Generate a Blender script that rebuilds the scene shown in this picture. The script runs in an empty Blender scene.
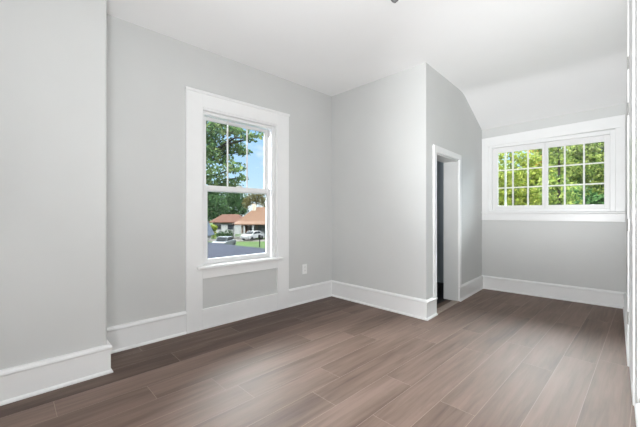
import bpy, bmesh, math, random
import numpy as np
from mathutils import Vector, Matrix

S = bpy.context.scene
COL = S.collection
random.seed(7)
rng = np.random.default_rng(7)

# ---------------------------------------------------------------- camera, world, sun, large lights, exposure
EYE = 1.076
YAW = math.radians(45.8)
SN, CS = math.sin(YAW), math.cos(YAW)
cam_data = bpy.data.cameras.new('camera')
cam_data.sensor_fit = 'HORIZONTAL'
cam_data.sensor_width = 36.0
cam_data.lens = 36.0 * 321.0 / 640.0
cam_data.shift_y = -0.5 / 640.0
cam_data.clip_start = 0.02
cam_data.clip_end = 600
cam = bpy.data.objects.new('camera', cam_data)
COL.objects.link(cam)
cam.location = (0, 0, EYE)
# looks level, between +Y (45.8 deg to its right) and -X (to its left)
cam.rotation_euler = (math.radians(90), 0, YAW)
S.camera = cam

S.view_settings.view_transform = 'Standard'
S.view_settings.look = 'None'
S.view_settings.gamma = 1.0
S.view_settings.use_curve_mapping = False
S.view_settings.exposure = 0.0
S.cycles.use_denoising = True
S.cycles.max_bounces = 12
S.cycles.diffuse_bounces = 8
S.cycles.transparent_max_bounces = 24
S.cycles.caustics_reflective = False
S.cycles.caustics_refractive = False
S.cycles.sample_clamp_indirect = 6.0

SKY_LOW = 1.25          # blue sky near the horizon
SKY_HIGH = 40.0         # unseen bright cloud band, added for window light and floor sheen
SKY_TOP = 4.0           # overhead
SUN_POWER = 1.1
ALCOVE_POWER = 360.0
FRONT_POWER = 15.0
BOUNCE_POWER = 84.0


def make_world():
    w = bpy.data.worlds.new('sky')
    S.world = w
    w.use_nodes = True
    nt = w.node_tree
    nt.nodes.clear()
    N = nt.nodes.new
    L = nt.links.new
    out = N('ShaderNodeOutputWorld')
    bg = N('ShaderNodeBackground')
    tc = N('ShaderNodeTexCoord')
    sep = N('ShaderNodeSeparateXYZ')
    L(tc.outputs['Generated'], sep.inputs[0])
    # clouds
    noi = N('ShaderNodeTexNoise')
    noi.inputs['Scale'].default_value = 5.0
    noi.inputs['Detail'].default_value = 6.0
    mp = N('ShaderNodeMapping')
    mp.inputs['Scale'].default_value = (1, 1, 2.2)
    L(tc.outputs['Generated'], mp.inputs[0])
    L(mp.outputs[0], noi.inputs['Vector'])
    cl = N('ShaderNodeValToRGB')
    cl.color_ramp.elements[0].position = 0.47
    cl.color_ramp.elements[1].position = 0.66
    L(noi.outputs['Fac'], cl.inputs[0])
    ramp = N('ShaderNodeValToRGB')
    e = ramp.color_ramp.elements
    e[0].position = 0.0
    e[0].color = (0.62, 0.82, 1.0, 1)
    e[1].position = 0.32
    e[1].color = (0.27, 0.52, 0.95, 1)
    L(sep.outputs['Z'], ramp.inputs[0])
    mix = N('ShaderNodeMix')
    mix.data_type = 'RGBA'
    L(cl.outputs[0], mix.inputs['Factor'])
    L(ramp.outputs[0], mix.inputs['A'])
    mix.inputs['B'].default_value = (1.0, 1.0, 1.0, 1)
    # the added cloud band is far brighter than the sky near the horizon
    hi = N('ShaderNodeMapRange')
    hi.interpolation_type = 'SMOOTHSTEP'
    hi.inputs['From Min'].default_value = 0.30
    hi.inputs['From Max'].default_value = 0.42
    hi.inputs['To Min'].default_value = 0.0
    hi.inputs['To Max'].default_value = 1.0
    L(sep.outputs['Z'], hi.inputs['Value'])
    mix2 = N('ShaderNodeMix')
    mix2.data_type = 'RGBA'
    L(hi.outputs[0], mix2.inputs['Factor'])
    L(mix.outputs['Result'], mix2.inputs['A'])
    mix2.inputs['B'].default_value = (0.93, 0.97, 1.0, 1)
    st = N('ShaderNodeMapRange')
    st.inputs['To Min'].default_value = SKY_LOW
    st.inputs['To Max'].default_value = SKY_HIGH
    L(hi.outputs[0], st.inputs['Value'])
    L(mix2.outputs['Result'], bg.inputs['Color'])
    tp = N('ShaderNodeMapRange')
    tp.interpolation_type = 'SMOOTHSTEP'
    tp.inputs['From Min'].default_value = 0.60
    tp.inputs['From Max'].default_value = 0.78
    L(sep.outputs['Z'], tp.inputs['Value'])
    s2 = N('ShaderNodeMix')
    L(tp.outputs[0], s2.inputs['Factor'])
    L(st.outputs[0], s2.inputs['A'])
    s2.inputs['B'].default_value = SKY_TOP
    L(s2.outputs['Result'], bg.inputs['Strength'])
    L(bg.outputs[0], out.inputs['Surface'])


make_world()

sun_d = bpy.data.lights.new('sun', 'SUN')
sun_d.energy = SUN_POWER
sun_d.angle = math.radians(3)
sun_d.color = (1.0, 0.95, 0.86)
sun = bpy.data.objects.new('sun', sun_d)
COL.objects.link(sun)
sun.rotation_euler = Vector((-0.75, 0.32, -0.75)).to_track_quat('-Z', 'Y').to_euler()

# added spot that brightens the alcove; bounced_flash is the photographer's, off the room ceiling
def fill_spot(name, loc, aim, power, angle, soft):
    d = bpy.data.lights.new(name, 'SPOT')
    d.energy = power
    d.spot_size = math.radians(angle)
    d.spot_blend = 1.0
    d.shadow_soft_size = soft
    d.color = (0.97, 0.99, 1.0)
    o = bpy.data.objects.new(name, d)
    COL.objects.link(o)
    o.location = loc
    o.rotation_euler = (Vector(aim) - Vector(loc)).to_track_quat('-Z', 'Y').to_euler()


bo_d = bpy.data.lights.new('bounced_flash', 'AREA')
bo_d.shape = 'RECTANGLE'
bo_d.size = 0.5
bo_d.size_y = 0.5
bo_d.energy = BOUNCE_POWER
bo_d.color = (0.965, 0.985, 1.0)
bo = bpy.data.objects.new('bounced_flash', bo_d)
COL.objects.link(bo)
bo.location = (-0.15, -0.10, 0.55)
bo.rotation_euler = Vector((0.22, 0.60, 0.77)).to_track_quat('-Z', 'Y').to_euler()
so_d = bpy.data.lights.new('front_fill', 'AREA')  # unseen fill light added to lift the lower walls and baseboards
so_d.shape = 'RECTANGLE'
so_d.size = 0.5
so_d.size_y = 0.35
so_d.energy = FRONT_POWER
so_d.color = (0.98, 0.99, 1.0)
so = bpy.data.objects.new('front_fill', so_d)
COL.objects.link(so)
so.location = (-0.30, -0.30, 0.58)
so.rotation_euler = Vector((-0.15, 1.0, 0.0)).to_track_quat('-Z', 'Y').to_euler()
fill_spot('alcove_fill', (-0.14, 0.05, 0.88), (-1.12, 4.40, 2.22), ALCOVE_POWER, 50, 0.15)  # unseen fill, added to light the alcove slope and walls


# ---------------------------------------------------------------- helpers
def mat(name):
    m = bpy.data.materials.new(name)
    m.use_nodes = True
    nt = m.node_tree
    return m, nt, nt.nodes['Principled BSDF']


def paint(name, col, rough=0.5, var=0.03, scale=6.0, bump=0.0, spec=0.5, metal=0.0):
    """A painted or plain surface with a little uneven tone."""
    m, nt, p = mat(name)
    N, L = nt.nodes.new, nt.links.new
    tc = N('ShaderNodeTexCoord')
    no = N('ShaderNodeTexNoise')
    no.inputs['Scale'].default_value = scale
    no.inputs['Detail'].default_value = 4
    L(tc.outputs['Object'], no.inputs['Vector'])
    r = N('ShaderNodeValToRGB')
    a = tuple(max(0, c * (1 - var)) for c in col)
    b = tuple(min(1, c * (1 + var)) for c in col)
    r.color_ramp.elements[0].color = (*a, 1)
    r.color_ramp.elements[1].color = (*b, 1)
    r.color_ramp.elements[0].position = 0.3
    r.color_ramp.elements[1].position = 0.7
    L(no.outputs['Fac'], r.inputs[0])
    L(r.outputs[0], p.inputs['Base Color'])
    p.inputs['Roughness'].default_value = rough
    p.inputs['Specular IOR Level'].default_value = spec
    p.inputs['Metallic'].default_value = metal
    if bump:
        n2 = N('ShaderNodeTexNoise')
        n2.inputs['Scale'].default_value = 220
        L(tc.outputs['Object'], n2.inputs['Vector'])
        bp = N('ShaderNodeBump')
        bp.inputs['Strength'].default_value = bump
        bp.inputs['Distance'].default_value = 0.002
        L(n2.outputs['Fac'], bp.inputs['Height'])
        L(bp.outputs[0], p.inputs['Normal'])
    return m


def glass_mat():
    m = bpy.data.materials.new('window_glass')
    m.use_nodes = True
    nt = m.node_tree
    nt.nodes.clear()
    N, L = nt.nodes.new, nt.links.new
    o = N('ShaderNodeOutputMaterial')
    t = N('ShaderNodeBsdfTransparent')
    t.inputs[0].default_value = (0.96, 0.98, 0.97, 1)
    g = N('ShaderNodeBsdfGlossy')
    g.inputs['Roughness'].default_value = 0.02
    f = N('ShaderNodeFresnel')
    f.inputs['IOR'].default_value = 1.35
    x = N('ShaderNodeMixShader')
    L(f.outputs[0], x.inputs[0])
    L(t.outputs[0], x.inputs[1])
    L(g.outputs[0], x.inputs[2])
    L(x.outputs[0], o.inputs[0])
    return m


def leaf_mat(name, cols, transl=0.4):
    m = bpy.data.materials.new(name)
    m.use_nodes = True
    nt = m.node_tree
    nt.nodes.clear()
    N, L = nt.nodes.new, nt.links.new
    o = N('ShaderNodeOutputMaterial')
    geo = N('ShaderNodeNewGeometry')
    r = N('ShaderNodeValToRGB')
    el = r.color_ramp.elements
    while len(el) < len(cols):
        el.new(0.5)
    for i, c in enumerate(cols):
        el[i].position = i / (len(cols) - 1)
        el[i].color = (*c, 1)
    L(geo.outputs['Random Per Island'], r.inputs[0])
    d = N('ShaderNodeBsdfDiffuse')
    t = N('ShaderNodeBsdfTranslucent')
    L(r.outputs[0], d.inputs[0])
    L(r.outputs[0], t.inputs[0])
    x = N('ShaderNodeMixShader')
    x.inputs[0].default_value = transl
    L(d.outputs[0], x.inputs[1])
    L(t.outputs[0], x.inputs[2])
    L(x.outputs[0], o.inputs[0])
    return m


def obj(name, bm, m, parent=None, bevel=0.0, smooth=False, recalc=True):
    if recalc:
        bmesh.ops.recalc_face_normals(bm, faces=bm.faces[:])
    me = bpy.data.meshes.new(name)
    bm.to_mesh(me)
    bm.free()
    if isinstance(m, (list, tuple)):
        for k in m:
            me.materials.append(k)
    else:
        me.materials.append(m)
    if smooth:
        for p in me.polygons:
            p.use_smooth = True
    o = bpy.data.objects.new(name, me)
    COL.objects.link(o)
    if parent is not None:
        o.parent = parent
    if bevel:
        b = o.modifiers.new('bevel', 'BEVEL')
        b.width = bevel
        b.segments = 2
        b.limit_method = 'ANGLE'
    return o


def tag(o, label, cat, group=None):
    o['label'] = label
    o['category'] = cat
    if group:
        o['group'] = group
    return o


def thing(name, label, cat, loc=(0, 0, 0), rotz=0.0, group=None):
    o = bpy.data.objects.new(name, None)
    COL.objects.link(o)
    o.location = loc
    o.rotation_euler = (0, 0, rotz)
    o.empty_display_size = 0.1
    return tag(o, label, cat, group)


def struct(o, label=None):
    o['kind'] = 'structure'
    if label:
        o['label'] = label
    return o


def sroot(name, loc=(0, 0, 0)):
    o = bpy.data.objects.new(name, None)
    COL.objects.link(o)
    o.location = loc
    o.empty_display_size = 0.1
    return struct(o)


class Frame:
    """Wall frame: u runs along the wall, d goes out of the room (room side is negative), v is up."""

    def __init__(self, p, q):
        self.p = Vector((p[0], p[1], 0))
        d = Vector((q[0] - p[0], q[1] - p[1], 0))
        self.len = d.length
        self.U = d.normalized()
        # walking p -> q the room is on the right, outside is on the left
        self.D = Vector((-self.U.y, self.U.x, 0))

    def pt(self, u, d, v):
        return self.p + self.U * u + self.D * d + Vector((0, 0, v))

    def u_of(self, x=None, y=None):
        if x is not None:
            return (x - self.p.x) / self.U.x
        return (y - self.p.y) / self.U.y


WORLD = Frame((0, 0), (1, 0))     # u = x, d = y, v = z


def box(bm, fr, u0, u1, d0, d1, v0, v1):
    c = [fr.pt(u, d, v) for u in (u0, u1) for d in (d0, d1) for v in (v0, v1)]
    vs = [bm.verts.new(k) for k in c]
    for f in ((0, 1, 3, 2), (4, 6, 7, 5), (0, 4, 5, 1), (2, 3, 7, 6), (0, 2, 6, 4), (1, 5, 7, 3)):
        bm.faces.new([vs[i] for i in f])
    return vs


def prism(bm, fr, uv, d0, d1):
    """Polygon in (u, v) pushed from depth d0 to d1."""
    a = [bm.verts.new(fr.pt(u, d0, v)) for u, v in uv]
    b = [bm.verts.new(fr.pt(u, d1, v)) for u, v in uv]
    n = len(uv)
    bm.faces.new(a)
    bm.faces.new(b[::-1])
    for i in range(n):
        j = (i + 1) % n
        bm.faces.new([a[j], a[i], b[i], b[j]])


def cyl(bm, p, q, r0, r1=None, n=12, caps=True):
    r1 = r0 if r1 is None else r1
    p, q = Vector(p), Vector(q)
    ax = (q - p).normalized()
    t = Vector((0, 0, 1)) if abs(ax.z) < 0.9 else Vector((1, 0, 0))
    x = ax.cross(t).normalized()
    y = ax.cross(x)
    A, B = [], []
    for i in range(n):
        a = 2 * math.pi * i / n
        k = x * math.cos(a) + y * math.sin(a)
        A.append(bm.verts.new(p + k * r0))
        B.append(bm.verts.new(q + k * r1))
    for i in range(n):
        j = (i + 1) % n
        bm.faces.new([A[i], A[j], B[j], B[i]])
    if caps:
        bm.faces.new(A[::-1])
        bm.faces.new(B)


def tube(bm, pts, rad, n=8):
    """Tapering tube through points."""
    rings = []
    for i, p in enumerate(pts):
        p = Vector(p)
        a = Vector(pts[max(0, i - 1)])
        b = Vector(pts[min(len(pts) - 1, i + 1)])
        ax = (b - a).normalized()
        t = Vector((0, 0, 1)) if abs(ax.z) < 0.9 else Vector((1, 0, 0))
        x = ax.cross(t).normalized()
        y = ax.cross(x)
        rings.append([bm.verts.new(p + (x * math.cos(2 * math.pi * k / n) + y * math.sin(2 * math.pi * k / n)) * rad[i])
                      for k in range(n)])
    for a, b in zip(rings, rings[1:]):
        for i in range(n):
            j = (i + 1) % n
            bm.faces.new([a[i], a[j], b[j], b[i]])
    bm.faces.new(rings[0][::-1])
    bm.faces.new(rings[-1])


def lathe(bm, prof, c=(0, 0, 0), n=24):
    c = Vector(c)
    rings = []
    for r, z in prof:
        if r < 1e-5:
            rings.append([bm.verts.new(c + Vector((0, 0, z)))])
        else:
            rings.append([bm.verts.new(c + Vector((r * math.cos(2 * math.pi * k / n), r * math.sin(2 * math.pi * k / n), z)))
                          for k in range(n)])
    for a, b in zip(rings, rings[1:]):
        for i in range(n):
            j = (i + 1) % n
            if len(a) == 1:
                bm.faces.new([a[0], b[i], b[j]])
            elif len(b) == 1:
                bm.faces.new([a[i], a[j], b[0]])
            else:
                bm.faces.new([a[i], a[j], b[j], b[i]])


# ---------------------------------------------------------------- materials
M_WALL = paint('grey_satin_wall_paint', (0.60, 0.607, 0.60), 0.42, 0.015, 2.5, 0.05)
M_CEIL = paint('white_ceiling_paint', (0.86, 0.86, 0.86), 0.55, 0.01, 2.0)
M_TRIM = paint('white_gloss_trim_paint', (0.83, 0.835, 0.835), 0.32, 0.01, 8.0)
M_SASH = paint('white_vinyl_sash', (0.78, 0.78, 0.78), 0.35, 0.01, 8.0)
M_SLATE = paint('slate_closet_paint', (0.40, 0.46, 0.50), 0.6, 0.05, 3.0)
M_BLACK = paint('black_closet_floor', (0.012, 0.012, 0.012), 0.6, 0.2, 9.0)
M_THRESH = paint('pale_oak_threshold', (0.36, 0.28, 0.23), 0.45, 0.15, 20.0)
M_STEEL = paint('grey_hinge_steel', (0.45, 0.45, 0.44), 0.4, 0.05, 30.0, metal=0.7)
M_PLATE = paint('white_outlet_plastic', (0.87, 0.87, 0.86), 0.35, 0.01, 10.0)
M_SLOT = paint('dark_slot', (0.03, 0.03, 0.03), 0.6, 0.05)
M_GLASS = glass_mat()


def floor_mat():
    m, nt, p = mat('brown_wood_planks')
    N, L = nt.nodes.new, nt.links.new
    at = N('ShaderNodeAttribute')
    at.attribute_name = 'plank'
    sep = N('ShaderNodeSeparateXYZ')
    L(at.outputs['Vector'], sep.inputs[0])
    tc = N('ShaderNodeTexCoord')
    off = N('ShaderNodeVectorMath')
    off.operation = 'MULTIPLY_ADD'
    L(at.outputs['Vector'], off.inputs[0])
    off.inputs[1].default_value = (7, 13, 5)
    L(tc.outputs['Object'], off.inputs[2])
    mp = N('ShaderNodeMapping')
    mp.inputs['Scale'].default_value = (34, 2.0, 1)
    L(off.outputs[0], mp.inputs[0])
    grain = N('ShaderNodeTexNoise')
    grain.inputs['Scale'].default_value = 1.0
    grain.inputs['Detail'].default_value = 6
    grain.inputs['Roughness'].default_value = 0.62
    grain.inputs['Distortion'].default_value = 0.5
    L(mp.outputs[0], grain.inputs['Vector'])
    mp2 = N('ShaderNodeMapping')
    mp2.inputs['Scale'].default_value = (7, 0.8, 1)
    L(off.outputs[0], mp2.inputs[0])
    broad = N('ShaderNodeTexNoise')
    broad.inputs['Scale'].default_value = 1.0
    broad.inputs['Detail'].default_value = 3
    L(mp2.outputs[0], broad.inputs['Vector'])
    add = N('ShaderNodeMath')
    add.operation = 'ADD'
    L(grain.outputs['Fac'], add.inputs[0])
    L(broad.outputs['Fac'], add.inputs[1])
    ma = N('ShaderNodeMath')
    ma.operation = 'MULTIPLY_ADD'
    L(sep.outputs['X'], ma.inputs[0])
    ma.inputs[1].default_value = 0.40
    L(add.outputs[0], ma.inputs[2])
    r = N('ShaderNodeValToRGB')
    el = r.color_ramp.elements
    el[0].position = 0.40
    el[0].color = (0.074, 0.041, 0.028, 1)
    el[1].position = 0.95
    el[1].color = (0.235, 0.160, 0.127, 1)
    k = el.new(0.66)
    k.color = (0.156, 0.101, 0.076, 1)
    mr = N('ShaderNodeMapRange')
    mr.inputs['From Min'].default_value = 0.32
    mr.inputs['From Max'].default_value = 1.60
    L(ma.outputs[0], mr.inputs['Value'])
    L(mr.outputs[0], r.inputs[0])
    L(r.outputs[0], p.inputs['Base Color'])
    rr = N('ShaderNodeMapRange')
    rr.inputs['To Min'].default_value = 0.50
    rr.inputs['To Max'].default_value = 0.62
    L(grain.outputs['Fac'], rr.inputs['Value'])
    L(rr.outputs[0], p.inputs['Roughness'])
    p.inputs['Specular IOR Level'].default_value = 0.5
    bp = N('ShaderNodeBump')
    bp.inputs['Strength'].default_value = 0.12
    bp.inputs['Distance'].default_value = 0.002
    L(grain.outputs['Fac'], bp.inputs['Height'])
    L(bp.outputs[0], p.inputs['Normal'])
    return m


M_FLOOR = floor_mat()
M_SEAM = paint('pale_plank_seam', (0.33, 0.25, 0.20), 0.5, 0.05)

# ---------------------------------------------------------------- the plan of the room (metres, camera above the origin)
XL = -2.90                      # long left wall with the tall window
XB = -2.555                     # near part of the left wall, standing proud of it
YB = 0.480                      # where that part ends
YC = 3.03                       # front of the closet
PC = (-1.578, YC)               # outer corner of the closet
PBL = (-1.683, 4.873)           # back left corner of the alcove
PBR = (-0.185, 4.983)           # back right corner of the alcove
PRD = (-0.013, 1.90)            # right wall, where the view ends
PRE = (0.45, -1.75)
YF = -1.75                      # wall behind the viewpoint
HC = 2.60                       # ceiling height

F_BUMP = Frame((XB, YF), (XB, YB))
F_LEFT = Frame((XL, YB), (XL, YC))
F_CLOS = Frame((XL, YC), PC)
F_SIDE = Frame(PC, PBL)
F_BACK = Frame(PBL, PBR)
F_RIGHT = Frame(PBR, PRD)
F_RNEAR = Frame(PRD, PRE)
F_FRONT = Frame(PRE, (XB, YF))


def wall(name, fr, thick, top=HC + 0.05, hole=None, u0=0.0, u1=None, bottom=-0.05):
    bm = bmesh.new()
    u1 = fr.len if u1 is None else u1
    if hole:
        a, b, v0, v1 = hole
        box(bm, fr, u0, a, 0, thick, bottom, top)
        box(bm, fr, b, u1, 0, thick, bottom, top)
        box(bm, fr, a, b, 0, thick, v1, top)
        if v0 > 0.01:
            box(bm, fr, a, b, 0, thick, bottom, v0)
    else:
        box(bm, fr, u0, u1, 0, thick, bottom, top)
    return struct(obj(name, bm, M_WALL))


# --- left wall, window opening Y 1.27..2.16, Z 0.56..2.06
uw0, uw1 = 1.270 - YB, 2.160 - YB
wall('wall_left', F_LEFT, 0.18, hole=(uw0, uw1, 0.565, 2.06), u1=F_LEFT.len + 2.2)
bm = bmesh.new()
box(bm, WORLD, XL - 0.18, XB, YF - 0.12, YB, -0.05, HC + 0.05)
struct(obj('wall_left_near', bm, M_WALL, bevel=0.012))
# --- closet front and its side with the doorway
bm = bmesh.new()
end = F_SIDE.pt(0.12, 0, 0)
foot = [(XL, YC), PC, (end.x, end.y), (XL, YC + 0.12)]
lo = [bm.verts.new((x, y, -0.05)) for x, y in foot]
hi = [bm.verts.new((x, y, HC + 0.05)) for x, y in foot]
bm.faces.new(lo[::-1])
bm.faces.new(hi)
for i in range(4):
    bm.faces.new([lo[i], lo[(i + 1) % 4], hi[(i + 1) % 4], hi[i]])
struct(obj('wall_closet_front', bm, M_WALL))
DU0, DU1, DV = F_SIDE.u_of(y=3.250), F_SIDE.u_of(y=3.930), 1.720
wall('wall_closet_side', F_SIDE, 0.17, hole=(DU0, DU1, 0.0, DV), u0=0.12)
# --- back wall of the alcove with the wide window
BW0, BW1 = 0.098, F_BACK.len - 0.100
wall('wall_back', F_BACK, 0.16, hole=(BW0, BW1, 1.09, 2.03), u0=-1.4, u1=F_BACK.len + 0.2)
# --- right wall and the walls behind the viewpoint
bm = bmesh.new()
box(bm, F_RIGHT, 0, F_RIGHT.len, 0, 0.12, -0.05, HC + 0.05)
box(bm, F_RNEAR, 0, F_RNEAR.len + 0.12, 0, 0.12, -0.05, HC + 0.05)
struct(obj('wall_right', bm, M_WALL))
bm = bmesh.new()
box(bm, F_FRONT, 0, F_FRONT.len, 0, 0.12, -0.05, HC + 0.05)
struct(obj('wall_front', bm, M_WALL))


# --- ceiling: flat, then turning down in a soft crease towards the back wall of the alcove
def ceiling():
    bm = bmesh.new()
    prof = [(-1.9, 2.600), (0.0, 2.600), (2.0, 2.600), (3.0, 2.598), (3.6, 2.594), (3.95, 2.590), (4.05, 2.586), (4.12, 2.574),
            (4.20, 2.548), (4.30, 2.508), (4.60, 2.382), (4.88, 2.262), (5.08, 2.176)]
    xs = [-3.2, -2.2, -1.683, -0.9, -0.185, 0.7]
    rows = []
    for y, z in prof:
        row = []
        for x in xs:
            k = max(0.0, min(1.0, (y - 3.0) / 1.9))
            yy = y + 0.0734 * (x + 1.683) * k
            tilt = 0.045 * max(0, min(1.2, (x + 1.683) / 1.5)) * max(0, min(1, (y - 4.1) / 0.78))
            row.append(bm.verts.new((x, yy, z + tilt)))
        rows.append(row)
    low = rows
    for a, b in zip(low, low[1:]):
        for i in range(len(xs) - 1):
            bm.faces.new([a[i], b[i], b[i + 1], a[i + 1]])
    g = bmesh.ops.extrude_face_region(bm, geom=bm.faces[:])
    up = [v for v in g['geom'] if isinstance(v, bmesh.types.BMVert)]
    for v in up:
        v.co.z += 0.12
    o = obj('ceiling', bm, M_CEIL, smooth=True)
    o.data.set_sharp_from_angle(angle=math.radians(35))
    return struct(o)


ceiling()


# --- floor: planks running away along the left wall
def floor():
    bm = bmesh.new()
    lay = bm.verts.layers.float_vector.new('plank')
    w = 0.192
    known = {-5: 0.187, -1: 1.558, 0: 1.313, 1: 1.80, 2: 1.395, -2: 2.25, -3: 0.95, -4: 0.62, -6: 0.9}
    r2 = random.Random(11)
    x_ref = -1.415
    box(bm, WORLD, -3.08, 0.75, -1.87, 5.15, -0.06, -0.0012)
    for f in bm.faces:
        f.material_index = 1
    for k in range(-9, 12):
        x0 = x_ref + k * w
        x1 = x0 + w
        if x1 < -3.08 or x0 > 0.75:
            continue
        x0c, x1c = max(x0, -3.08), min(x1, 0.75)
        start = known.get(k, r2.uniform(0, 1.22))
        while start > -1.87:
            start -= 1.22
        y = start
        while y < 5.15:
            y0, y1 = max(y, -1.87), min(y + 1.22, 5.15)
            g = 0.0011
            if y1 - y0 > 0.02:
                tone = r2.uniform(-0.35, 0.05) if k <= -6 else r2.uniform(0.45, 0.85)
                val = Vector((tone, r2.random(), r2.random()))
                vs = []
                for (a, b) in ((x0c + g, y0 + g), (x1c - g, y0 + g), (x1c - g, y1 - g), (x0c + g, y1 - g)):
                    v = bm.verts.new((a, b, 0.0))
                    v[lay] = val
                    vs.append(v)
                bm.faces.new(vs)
            y += 1.22
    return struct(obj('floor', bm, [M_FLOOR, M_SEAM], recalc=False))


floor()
# dark floor and slate walls inside the closet
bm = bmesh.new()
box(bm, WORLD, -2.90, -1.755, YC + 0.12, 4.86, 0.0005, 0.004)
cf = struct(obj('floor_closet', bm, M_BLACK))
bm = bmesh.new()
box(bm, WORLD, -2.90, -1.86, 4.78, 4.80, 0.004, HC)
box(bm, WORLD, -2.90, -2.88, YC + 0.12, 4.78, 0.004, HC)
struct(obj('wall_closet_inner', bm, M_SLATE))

# ---------------------------------------------------------------- baseboards: shoe, board and cap swept along the walls
H_BB = 0.200


def bb_profile(h):
    return [(0.0, 0.0), (0.030, 0.0), (0.030, 0.008), (0.026, 0.016), (0.018, 0.021), (0.018, h - 0.034), (0.024, h - 0.031),
            (0.027, h - 0.022), (0.025, h - 0.012), (0.018, h - 0.004), (0.010, h), (0.0, h)]


def sweep(name, path, prof, segs=None, joins=(None, None)):
    """Sweep an (inward offset, height) profile along a floor path; the room is on the right-hand side."""
    pts = [Vector((a, b)) for a, b in path]
    n = len(pts)
    bm = bmesh.new()
    rings = []
    dirs = [(pts[i + 1] - pts[i]).normalized() for i in range(n - 1)]
    right = [Vector((d.y, -d.x)) for d in dirs]
    for i in range(n):
        if i == 0:
            nn = right[0]
        elif i == n - 1:
            nn = right[-1]
        else:
            nn = (right[i - 1] + right[i])
            nn = nn / max(0.2, nn.dot(right[i]))
        rings.append([bm.verts.new((pts[i].x + nn.x * o, pts[i].y + nn.y * o, z)) for o, z in prof])
    segs = range(n - 1) if segs is None else segs
    m = len(prof)
    for s in segs:
        for j in range(m):
            k = (j + 1) % m
            bm.faces.new([rings[s][j], rings[s][k], rings[s + 1][k], rings[s + 1][j]])
    for i in (min(segs), max(segs) + 1):
        bm.faces.new(rings[i])
    used = set(v for f in bm.faces for v in f.verts)
    for v in [v for v in bm.verts if v not in used]:
        bm.verts.remove(v)
    return struct(obj(name, bm, M_TRIM))


def pth(fr, u):
    k = fr.pt(u, 0, 0)
    return (k.x, k.y)


sweep('baseboard_left_near', [(XB, YF + 0.03), (XB, YB), (XL + 0.03, YB)], bb_profile(0.190))
sweep('baseboard_left', [(XL, YB + 0.031), (XL, 1.139)], bb_profile(H_BB))
path_c = [(XL, 2.303), (XL, YC), PC, pth(F_SIDE, DU0)]
sweep('baseboard_left_far', path_c, bb_profile(H_BB), segs=[0])
sweep('baseboard_closet', path_c, bb_profile(H_BB), segs=[1])
sweep('baseboard_closet_end', path_c, bb_profile(0.198), segs=[2])
path_b = [pth(F_SIDE, DU1), PBL, PBR, pth(F_RIGHT, 1.76)]
sweep('baseboard_side', path_b, bb_profile(0.185), segs=[0])
sweep('baseboard_back', path_b, bb_profile(0.185), segs=[1])
sweep('baseboard_right', path_b, bb_profile(0.185), segs=[2])


sweep('baseboard_right_near', [pth(F_RIGHT, F_RIGHT.u_of(y=2.125)), PRD, PRE], bb_profile(0.185))


# ---------------------------------------------------------------- window_1: tall double-hung window in the left wall
def sash(fr, parent, name, u0, u1, v0, v1, d0, d1, stile, top, bottom, muntins_u=(), muntins_v=(), mw=0.014):
    bm = bmesh.new()
    box(bm, fr, u0, u0 + stile, d0, d1, v0, v1)
    box(bm, fr, u1 - stile, u1, d0, d1, v0, v1)
    box(bm, fr, u0 + stile, u1 - stile, d0, d1, v0, v0 + bottom)
    box(bm, fr, u0 + stile, u1 - stile, d0, d1, v1 - top, v1)
    s = obj(name, bm, M_SASH, parent, bevel=0.003)
    dm = (d0 + d1) / 2
    bm = bmesh.new()
    box(bm, fr, u0 + stile, u1 - stile, dm - 0.002, dm + 0.002, v0 + bottom, v1 - top)
    obj('glass_pane', bm, M_GLASS, s)
    for u in muntins_u:
        bm = bmesh.new()
        box(bm, fr, u - mw / 2, u + mw / 2, dm - 0.012, dm - 0.004, v0 + bottom, v1 - top)
        obj('muntin', bm, M_SASH, s)
    for v in muntins_v:
        bm = bmesh.new()
        box(bm, fr, u0 + stile, u1 - stile, dm - 0.0115, dm - 0.0045, v - mw / 2, v + mw / 2)
        obj('muntin', bm, M_SASH, s)
    return s


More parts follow.
